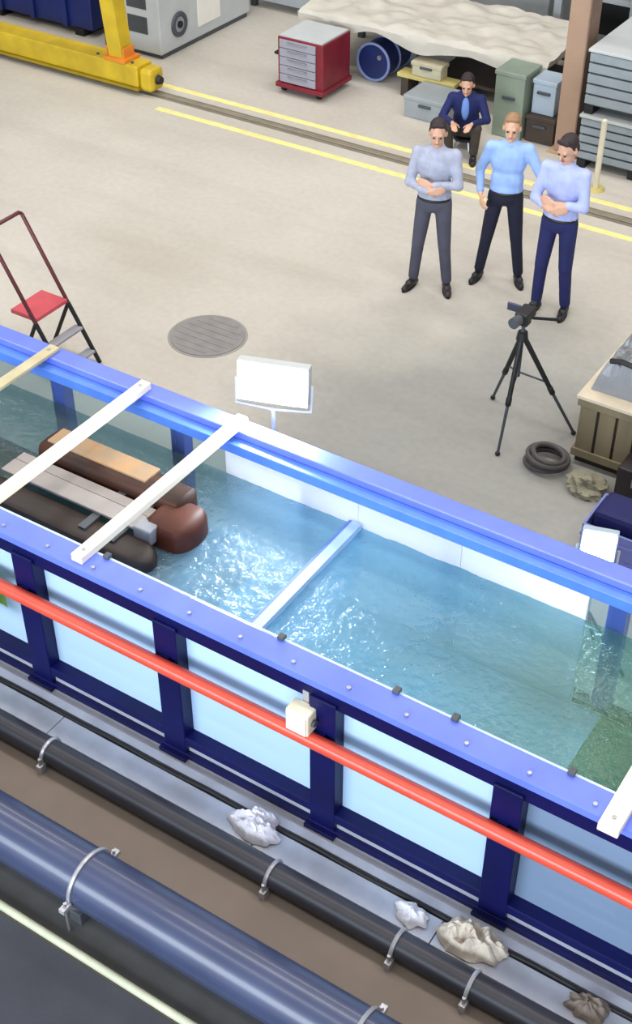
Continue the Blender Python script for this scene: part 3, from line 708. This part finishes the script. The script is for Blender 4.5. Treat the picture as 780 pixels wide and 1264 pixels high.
for x in (-7.9, -7.3): P('block', DBROWN, BX(x, x+0.1, 14.15, 14.31, 0.0, 0.24), pl)
simple_box('cream_carton', -7.75, -7.35, 14.14, 14.32, 0.292, 0.47, mat('cream_carton_card', (186, 178, 150), 0.8), 'cream carton standing on the yellow board', 'carton')
simple_box('pale_green_cabinet', -6.42, -6.05, 13.72, 14.12, 0.0, 0.78, PGREEN, 'pale green cabinet behind the middle standing man', 'cabinet')
simple_box('pale_blue_bin', -6.0, -5.72, 13.85, 14.15, 0.32, 0.72, PBLUE, 'pale blue plastic bin on a dark brown box by the column', 'bin')
simple_box('dark_brown_box', -6.02, -5.66, 13.78, 14.18, 0.0, 0.318, DBROWN, 'dark brown box on the floor by the column', 'box')
col = thing('steel_column', (-5.5, 13.8, 0), 'light brown building column rising behind the people', 'column')
P('shaft', COLM, BX(-5.60, -5.36, 13.68, 13.92, 0.02, 9.0, bev=0.012), col)
P('base_plate', mat('column_base', (190, 160, 130), 0.6), BX(-5.66, -5.30, 13.62, 13.98, 0.0, 0.02), col)
P('flange', mat('brown_flange', (120, 96, 80), 0.6), BX(-5.36, -5.345, 13.66, 13.94, 0.02, 9.0), col)

# grey slatted stillages at right
def stillage(x0, x1, y0, y1, z0, h, label):
    t = thing('slatted_crate', ((x0+x1)/2, (y0+y1)/2, z0), label, 'crate', 'grey slatted crates by the column')
    SL = mat('grey_slat', (142, 152, 158), 0.5, var=0.08)
    for k in range(5):
        a = z0+0.11+(h-0.14)*k/5
        P('slat', SL, BX(x0, x1, y0, y0+0.02, a+0.01, a+(h-0.14)/5-0.012, bev=0.003), t)
        P('slat', SL, BX(x0, x0+0.02, y0+0.02, y1, a+0.01, a+(h-0.14)/5-0.012, bev=0.003), t)
    P('core', DGREY, BX(x0+0.025, x1, y0+0.025, y1, z0+0.10, z0+h-0.03), t)
    P('lid', LGREY, BX(x0-0.02, x1+0.02, y0-0.02, y1+0.02, z0+h-0.03, z0+h, bev=0.004), t)
    for x in (x0, (x0+x1)/2-0.05, x1-0.1): P('foot', BLACK, BX(x, x+0.1, y0+0.02, y1-0.02, z0, z0+0.10), t)
    return t
stillage(-5.22, -3.9, 13.45, 14.6, 0.0, 0.62, 'grey slatted crate on the floor at right, under another crate')
stillage(-5.22, -3.9, 13.47, 14.6, 0.62, 0.72, 'grey slatted crate stacked on top of another at right of the column')
bpst = thing('barrier_post', (-4.78, 13.05, 0), 'slim cream barrier post in front of the grey slatted crates', 'post')
P('shaft', mat('cream_post', (220, 212, 190), 0.5), lambda bm: rod(bm, (-4.80, 13.05, 0.02), (-4.80, 13.05, 0.78), 0.032, seg=16), bpst, True)
P('base', OCHRE, lambda bm: rod(bm, (-4.80, 13.05, 0.0), (-4.80, 13.05, 0.03), 0.11, 0.09, 20), bpst, True)
P('cap', mat('cream_post', (220, 212, 190), 0.5), lambda bm: ell(bm, (-4.80, 13.05, 0.78), (0.032, 0.032, 0.02)), bpst, True)
# rack behind
rk = thing('steel_rack', (-5.3, 16.3, 0), 'tall grey steel rack with black openings at the top right', 'rack')
for x in (-6.7, -5.7, -4.7, -3.7):
    for y in (16.0, 16.9): P('upright', GREYP, BX(x-0.05, x+0.05, y-0.05, y+0.05, 0.0, 2.6), rk)
for z in (0.15, 0.95, 1.75, 2.5): P('shelf', GREYP, BX(-6.7, -3.7, 15.97, 16.93, z, z+0.06, bev=0.004), rk)
P('back_panel', BLACK, BX(-6.7, -3.7, 16.9, 16.94, 0.1, 2.5), rk)
rb = ((-5.5, -4.9, 0.21, 0.7, LGREY, 'light grey bin in the middle of the bottom rack shelf'),
      (-4.5, -3.9, 0.21, 0.8, PBLUE, 'pale blue bin on the bottom rack shelf at right'), (-6.0, -5.8, 1.01, 1.45, DGREY, 'narrow dark bin on the second rack shelf'),
      (-5.55, -4.85, 1.01, 1.5, LGREY, 'light grey bin on the second rack shelf'))
for (a, b, z0, z1, m, lab) in rb: simple_box('storage_bin', a, b, 16.1, 16.8, z0+0.002, z1, m, lab, 'bin', group='bins on the steel rack')
# machine behind the bench
lm = thing('milling_machine', (-7.9, 17.2, 0), 'dark grey-blue machine tool behind the tarpaulin bench', 'machine')
P('bed', GREYP, BX(-9.4, -7.1, 16.62, 17.7, 0.0, 0.8, bev=0.02), lm)
P('headstock', mat('slate_blue_paint', (70, 76, 100), 0.5), BX(-8.2, -7.2, 16.7, 17.5, 0.8, 1.7, bev=0.03), lm)
P('column', mat('lilac_grey_paint', (120, 108, 112), 0.5), BX(-9.2, -8.9, 16.8, 17.1, 0.8, 1.9, bev=0.01), lm)
P('control_box', mat('dark_teal_box', (58, 70, 70), 0.5), BX(-9.62, -9.42, 16.95, 17.3, 0.4, 1.2, bev=0.01), lm)
P('handwheel', STEEL, lambda bm: torus(bm, (-8.6, 16.55, 0.6), (0, 1, 0), 0.14, 0.018, 28, 6), lm, True)
P('tray', LGREY, BX(-8.9, -8.2, 16.65, 17.5, 0.8, 0.86, bev=0.006), lm)

# ------------------------------------------------------------------ people
DG = bpy.context.evaluated_depsgraph_get
def blob(name, bm, voxel, m, parent, smooth=2):
    me = bpy.data.meshes.new(name+'_src'); bm.to_mesh(me); bm.free()
    o = bpy.data.objects.new(name+'_src', me); C.objects.link(o)
    r = o.modifiers.new('r', 'REMESH'); r.mode = 'VOXEL'; r.voxel_size = voxel
    if smooth:
        s = o.modifiers.new('s', 'SMOOTH'); s.factor = 0.5; s.iterations = smooth
    bpy.context.view_layer.update()
    ev = o.evaluated_get(bpy.context.evaluated_depsgraph_get())
    nm = bpy.data.meshes.new_from_object(ev); nm.name = name
    bpy.data.objects.remove(o); bpy.data.meshes.remove(me)
    nm.materials.clear(); nm.materials.append(m); nm.shade_smooth()
    q = bpy.data.objects.new(name, nm); C.objects.link(q); q.parent = parent
    return q
SKIN = mat('skin', (206, 160, 134), 0.5, var=0.04); SKIN2 = mat('skin_warm', (216, 168, 138), 0.5, var=0.04)
EYE = mat('eye', (30, 26, 26), 0.2); LIP = mat('lips', (160, 96, 88), 0.5)
def V(*a): return Vector(a)
def hand(bm, wr, d, nrm, side, curl=0.5, k=1.0):
    d = d.normalized(); nrm = (nrm-d*nrm.dot(d)).normalized(); s = d.cross(nrm).normalized()*side
    kn = [wr+d*0.085*k+s*(0.03-0.02*i)*k for i in range(4)]
    for q in kn: cap(bm, wr+d*0.012, q, 0.015*k, 0.0115*k, 8)
    for q, ln in zip(kn, (0.075, 0.085, 0.078, 0.06)):
        d1 = (d*math.cos(curl*0.6)+nrm*math.sin(curl*0.6)).normalized(); d2 = (d*math.cos(curl*1.5)+nrm*math.sin(curl*1.5)).normalized()
        m_ = q+d1*ln*0.55*k; cap(bm, q, m_, 0.0105*k, 0.0095*k, 8); cap(bm, m_, m_+d2*ln*0.5*k, 0.0095*k, 0.008*k, 8)
    b0 = wr+d*0.03*k+s*0.028*k; b1 = b0+(d*0.6+s*0.75+nrm*0.3).normalized()*0.045*k
    cap(bm, b0, b1, 0.014*k, 0.011*k, 8); cap(bm, b1, b1+(d*0.9+s*0.2+nrm*0.35).normalized()*0.035*k, 0.011*k, 0.009*k, 8)
def person(loc, rz, scale, pose, shirt, trousers, shoes, hairm, label, skin=SKIN, hair='short', sleeve=1.0, group=None, jacket=False):
    t = thing('person', loc, label, 'person', group, rz, world=False); t.scale = (scale,)*3
    J = pose
    hd = J['head']; nk = J['neck']; pel = J['pelvis']
    R = Matrix.Rotation(J.get('head_yaw', 0), 3, 'Z') @ Matrix.Rotation(J.get('head_pitch', 0), 3, 'X')
    hp = lambda x, y, z: hd + R @ V(x, y, z)
    sp = nk-pel                                      # spine
    side = V(1, 0, 0)
    RT = Matrix.Rotation(J.get('lean', 0), 3, 'X')
    # ---- body: one continuous surface
    bm = bmesh.new()
    ell(bm, hp(0, 0.012, 0.03), (0.076, 0.096, 0.098), R); ell(bm, hp(0, -0.02, -0.045), (0.058, 0.068, 0.068), R)
    cap(bm, hp(0, -0.09, 0.012), hp(0, -0.112, -0.018), 0.011, 0.016, 8)           # nose
    cap(bm, hp(-0.04, -0.078, 0.035), hp(0.04, -0.078, 0.035), 0.012, 0.012, 8)      # brow
    ell(bm, hp(0, -0.078, -0.085), (0.022, 0.018, 0.02), R)                            # chin
    for s in (-1, 1): ell(bm, hp(s*0.08, 0.012, -0.005), (0.012, 0.022, 0.034), R)   # ears
    cap(bm, nk-V(0, 0, 0.04), hd-V(0, -0.012, 0.05), 0.058, 0.052)
    chest = pel+sp*0.68; waist = pel+sp*0.28
    ell(bm, chest, (0.165, 0.105, 0.19), RT); ell(bm, waist, (0.145, 0.10, 0.16), RT); ell(bm, pel, (0.155, 0.11, 0.11))
    cap(bm, J['sh_r'], J['sh_l'], 0.055, 0.055)
    for s in ('l', 'r'):
        sh_, el, wr = J['sh_'+s], J['el_'+s], J['wr_'+s]
        cap(bm, sh_, el, 0.048, 0.038); cap(bm, el, wr, 0.037, 0.026)
        hand(bm, wr, J['hd_'+s], J.get('hn_'+s, V(0, -1, 0)), J.get('hs_'+s, 1), J.get('curl', 0.5))
        h, k, a = J['hip_'+s], J['kn_'+s], J['an_'+s]
        cap(bm, h, k, 0.078, 0.052); cap(bm, k, a, 0.05, 0.036)
        cap(bm, a-V(0, 0, 0.035), a+J['ft_'+s]*0.15-V(0, 0, 0.055), 0.03, 0.022)
    blob('body', bm, 0.009, skin, t, 2)
    for s in (-1, 1):
        e = bmesh.new(); ell(e, hp(s*0.032, -0.083, 0.012), (0.011, 0.008, 0.008), R, 10, 8); link('eye', e, EYE, t, True)
    e = bmesh.new(); ell(e, hp(0, -0.089, -0.05), (0.022, 0.008, 0.007), R, 10, 8); link('mouth', e, LIP, t, True)
    # ---- hair
    bm = bmesh.new()
    ell(bm, hp(0, 0.036, 0.058), (0.082, 0.094, 0.082), R); ell(bm, hp(0, 0.055, 0.0), (0.076, 0.062, 0.085), R)
    cap(bm, hp(-0.045, -0.035, 0.112), hp(0.045, -0.035, 0.115), 0.022, 0.022)
    for s in (-1, 1): cap(bm, hp(s*0.078, 0.0, 0.045), hp(s*0.078, 0.005, 0.005), 0.012, 0.008, 8)
    blob('hair', bm, 0.011, hairm, t, 1)
    # ---- shirt
    bm = bmesh.new()
    ell(bm, chest, (0.182, 0.122, 0.205), RT); ell(bm, waist, (0.165, 0.118, 0.18), RT); ell(bm, pel+sp*0.12, (0.168, 0.122, 0.10), RT)
    cap(bm, J['sh_r']+V(0, 0, -0.002), J['sh_l']+V(0, 0, -0.002), 0.066, 0.066)
    cap(bm, nk-V(0, 0, 0.08), nk-V(0, 0, 0.01), 0.085, 0.066)
    for s in ('l', 'r'):
        sh_, el, wr = J['sh_'+s], J['el_'+s], J['wr_'+s]
        cap(bm, sh_, el, 0.064, 0.052)
        if sleeve > 0: cap(bm, el, el+(wr-el)*sleeve*0.93, 0.05, 0.05-0.012*sleeve)
    top = blob('jacket' if jacket else 'shirt', bm, 0.012, shirt, t, 2)
    bm = bmesh.new(); torus(bm, nk+V(0, -0.004, 0.004), (0, -0.25, 1), 0.064, 0.014, 22, 8); link('collar', bm, shirt, top, True)
    # ---- trousers
    bm = bmesh.new()
    ell(bm, pel+V(0, 0, -0.01), (0.172, 0.124, 0.118))
    for s in ('l', 'r'):
        h, k, a = J['hip_'+s], J['kn_'+s], J['an_'+s]
        cap(bm, h, k, 0.094, 0.068); cap(bm, k, k+(a-k)*0.93, 0.067, 0.056)
    blob('trousers', bm, 0.013, trousers, t, 2)
    bm = bmesh.new()
    torus(bm, pel+sp*0.06, (0, 0, 1), 0.150, 0.016, 28, 6)
    for v in bm.verts: v.co.y = pel.y+(v.co.y-pel.y)*0.75
    if not jacket: link('belt', bm, BLACK, t, True)
    else: bm.free()
    # ---- shoes
    for s in ('l', 'r'):
        a, f = J['an_'+s], J['ft_'+s]
        g = V(a.x, a.y, a.z-0.045)
        bm = bmesh.new()
        cap(bm, g-f*0.03, g+f*0.07+V(0, 0, 0.006), 0.044, 0.046); cap(bm, g+f*0.05-V(0, 0, 0.005), g+f*0.17-V(0, 0, 0.008), 0.042, 0.034)
        cap(bm, a-V(0, 0, 0.02), a+V(0, 0, 0.01), 0.043, 0.04)
        zb = a.z-0.082
        sho = blob('shoe', bm, 0.010, shoes, t, 2)
        for v in sho.data.vertices: v.co.z = max(v.co.z, zb+0.006)
        bm = bmesh.new()
        pts = []
        sd = V(-f.y, f.x, 0)
        for k in range(20):
            an = 2*PI*k/20; pts.append(g+f*(0.07+0.135*math.cos(an))+sd*(0.044*math.sin(an)))
        ring_loft(bm, [[V(p.x, p.y, zb) for p in pts], [V(p.x, p.y, zb+0.02) for p in pts]])
        link('sole', bm, BLACK, sho)
    return t
def stand(spread=0.16, toe=0.25, stagger=0.0):
    J = dict(head=V(0, -0.02, 1.63), neck=V(0, 0, 1.485), pelvis=V(0, 0, 0.96), sh_l=V(0.175, 0, 1.43), sh_r=V(-0.175, 0, 1.43),
             hip_l=V(0.09, 0, 0.92), hip_r=V(-0.09, 0, 0.92))
    for s, k in (('l', 1), ('r', -1)):
        J['kn_'+s] = V(k*(0.09+(spread-0.09)*0.5), -0.02+k*stagger*0.5, 0.50)
        J['an_'+s] = V(k*spread, 0.02+k*stagger, 0.083)
        J['ft_'+s] = V(k*math.sin(toe), -math.cos(toe), 0)
    return J
def folded(J):
    J.update(el_l=V(0.235, -0.07, 1.16), wr_l=V(0.02, -0.20, 1.20), hd_l=V(-1, 0.05, 0.12), hn_l=V(0, 1, -0.2), hs_l=1,
             el_r=V(-0.235, -0.07, 1.15), wr_r=V(-0.03, -0.225, 1.14), hd_r=V(1, 0.1, 0.1), hn_r=V(0, 1, 0), hs_r=-1, curl=0.4)
    return J
SH1 = mat('pale_grey_shirt', (164, 168, 186), 0.8, var=0.12, scale=14); SH2 = mat('light_blue_shirt', (150, 180, 232), 0.8, var=0.10, scale=10)
SH3 = mat('lilac_blue_shirt', (170, 180, 226), 0.8, var=0.10, scale=10); TR1 = mat('charcoal_trousers', (74, 74, 88), 0.85, var=0.12)
TR2 = mat('black_navy_trousers', (20, 22, 44), 0.85, var=0.15); TR3 = mat('dark_blue_jeans', (26, 32, 84), 0.85, var=0.15)
SHOE = mat('dark_shoe_leather', (44, 38, 40), 0.45); SHB = mat('black_shoe', (26, 24, 30), 0.45)
HRD = mat('dark_hair', (44, 30, 32), 0.7, var=0.2, scale=30); HRB = mat('light_brown_hair', (150, 116, 84), 0.7, var=0.15, scale=30)
GRP = 'men standing by the tripod'
J1 = folded(stand(0.17, 0.3)); J1['head_pitch'] = 0.25; J1['head_yaw'] = 0.15
person((-5.29, 10.20, 0), 0.30, 0.97, J1, SH1, TR1, SHOE, HRD, 'man in pale grey shirt and charcoal trousers with folded arms, leftmost of three', group=GRP)
J2 = stand(0.20, 0.3); J2['head_pitch'] = 0.2
J2.update(el_r=V(-0.275, 0.05, 1.16), wr_r=V(-0.235, -0.13, 0.99), hd_r=V(0.25, -0.6, -0.6), hn_r=V(0.6, 0.6, 0), hs_r=1,
          el_l=V(0.33, -0.04, 1.18), wr_l=V(0.33, -0.28, 1.25), hd_l=V(0.15, -0.9, 0.1), hn_l=V(0, 0, -1), hs_l=-1)
person((-4.80, 10.70, 0), 0.35, 0.96, J2, SH2, TR2, SHB, HRB, 'man in light blue shirt and black trousers gesturing, middle of three', SKIN2, sleeve=0.9, group=GRP)
J3 = folded(stand(0.13, 0.2, 0.04)); J3['head_pitch'] = 0.45; J3['head_yaw'] = -0.25
person((-4.12, 10.42, 0), 0.0, 1.0, J3, SH3, TR3, SHB, HRD, 'man in lilac-blue shirt and dark blue jeans with bowed head, rightmost of three', sleeve=0.6, group=GRP)
# seated person on a stool
J4 = dict(head=V(0, -0.16, 0.86), neck=V(0, -0.11, 0.735), pelvis=V(0, 0.02, 0.27), sh_l=V(0.17, -0.10, 0.68), sh_r=V(-0.17, -0.10, 0.68),
          hip_l=V(0.09, 0.0, 0.25), hip_r=V(-0.09, 0.0, 0.25), kn_l=V(0.17, -0.36, 0.42), kn_r=V(-0.17, -0.36, 0.42), an_l=V(0.15, -0.32, 0.083), an_r=V(-0.15, -0.32, 0.083),
          ft_l=V(0.1, -0.995, 0), ft_r=V(-0.1, -0.995, 0), el_l=V(0.27, -0.20, 0.47), el_r=V(-0.27, -0.20, 0.47), wr_l=V(0.12, -0.42, 0.50), wr_r=V(-0.12, -0.42, 0.50),
          hd_l=V(-0.4, -1, -0.1), hd_r=V(0.4, -1, -0.1), hn_l=V(0, 0, -1), hn_r=V(0, 0, -1), hs_l=-1, hs_r=1, head_pitch=0.3, lean=0.25)
ps = person((-6.50, 13.20, 0), 0.35, 0.94, J4, mat('navy_jacket', (22, 32, 88), 0.8), mat('dark_brown_trousers', (62, 54, 48), 0.8), SHB, HRD,
       'person in navy jacket crouching on a low stool by the workbench', jacket=True)
bm = bmesh.new(); ell(bm, V(0, -0.172, 0.575), (0.05, 0.035, 0.15), Matrix.Rotation(0.12, 3, 'X')); link('shirt_front', bm, mat('sky_blue_shirt', (112, 146, 214), 0.8), ps, True)
st = thing('stool', (-6.52, 13.24, 0), 'low round stool under the crouching person in navy', 'stool')
P('seat', BLACK, lambda bm: rod(bm, (-6.52, 13.26, 0.105), (-6.52, 13.26, 0.135), 0.15, seg=28), st, True)
for k in range(4):
    an = PI/4+k*PI/2
    P('leg', STEEL, lambda bm: rod(bm, (-6.52+0.10*math.cos(an), 13.26+0.10*math.sin(an), 0.105), (-6.52+0.14*math.cos(an), 13.26+0.14*math.sin(an), 0.0), 0.013, seg=8), st, True)
for o in bpy.data.objects:
    if o.get('wb'): del o['wb']
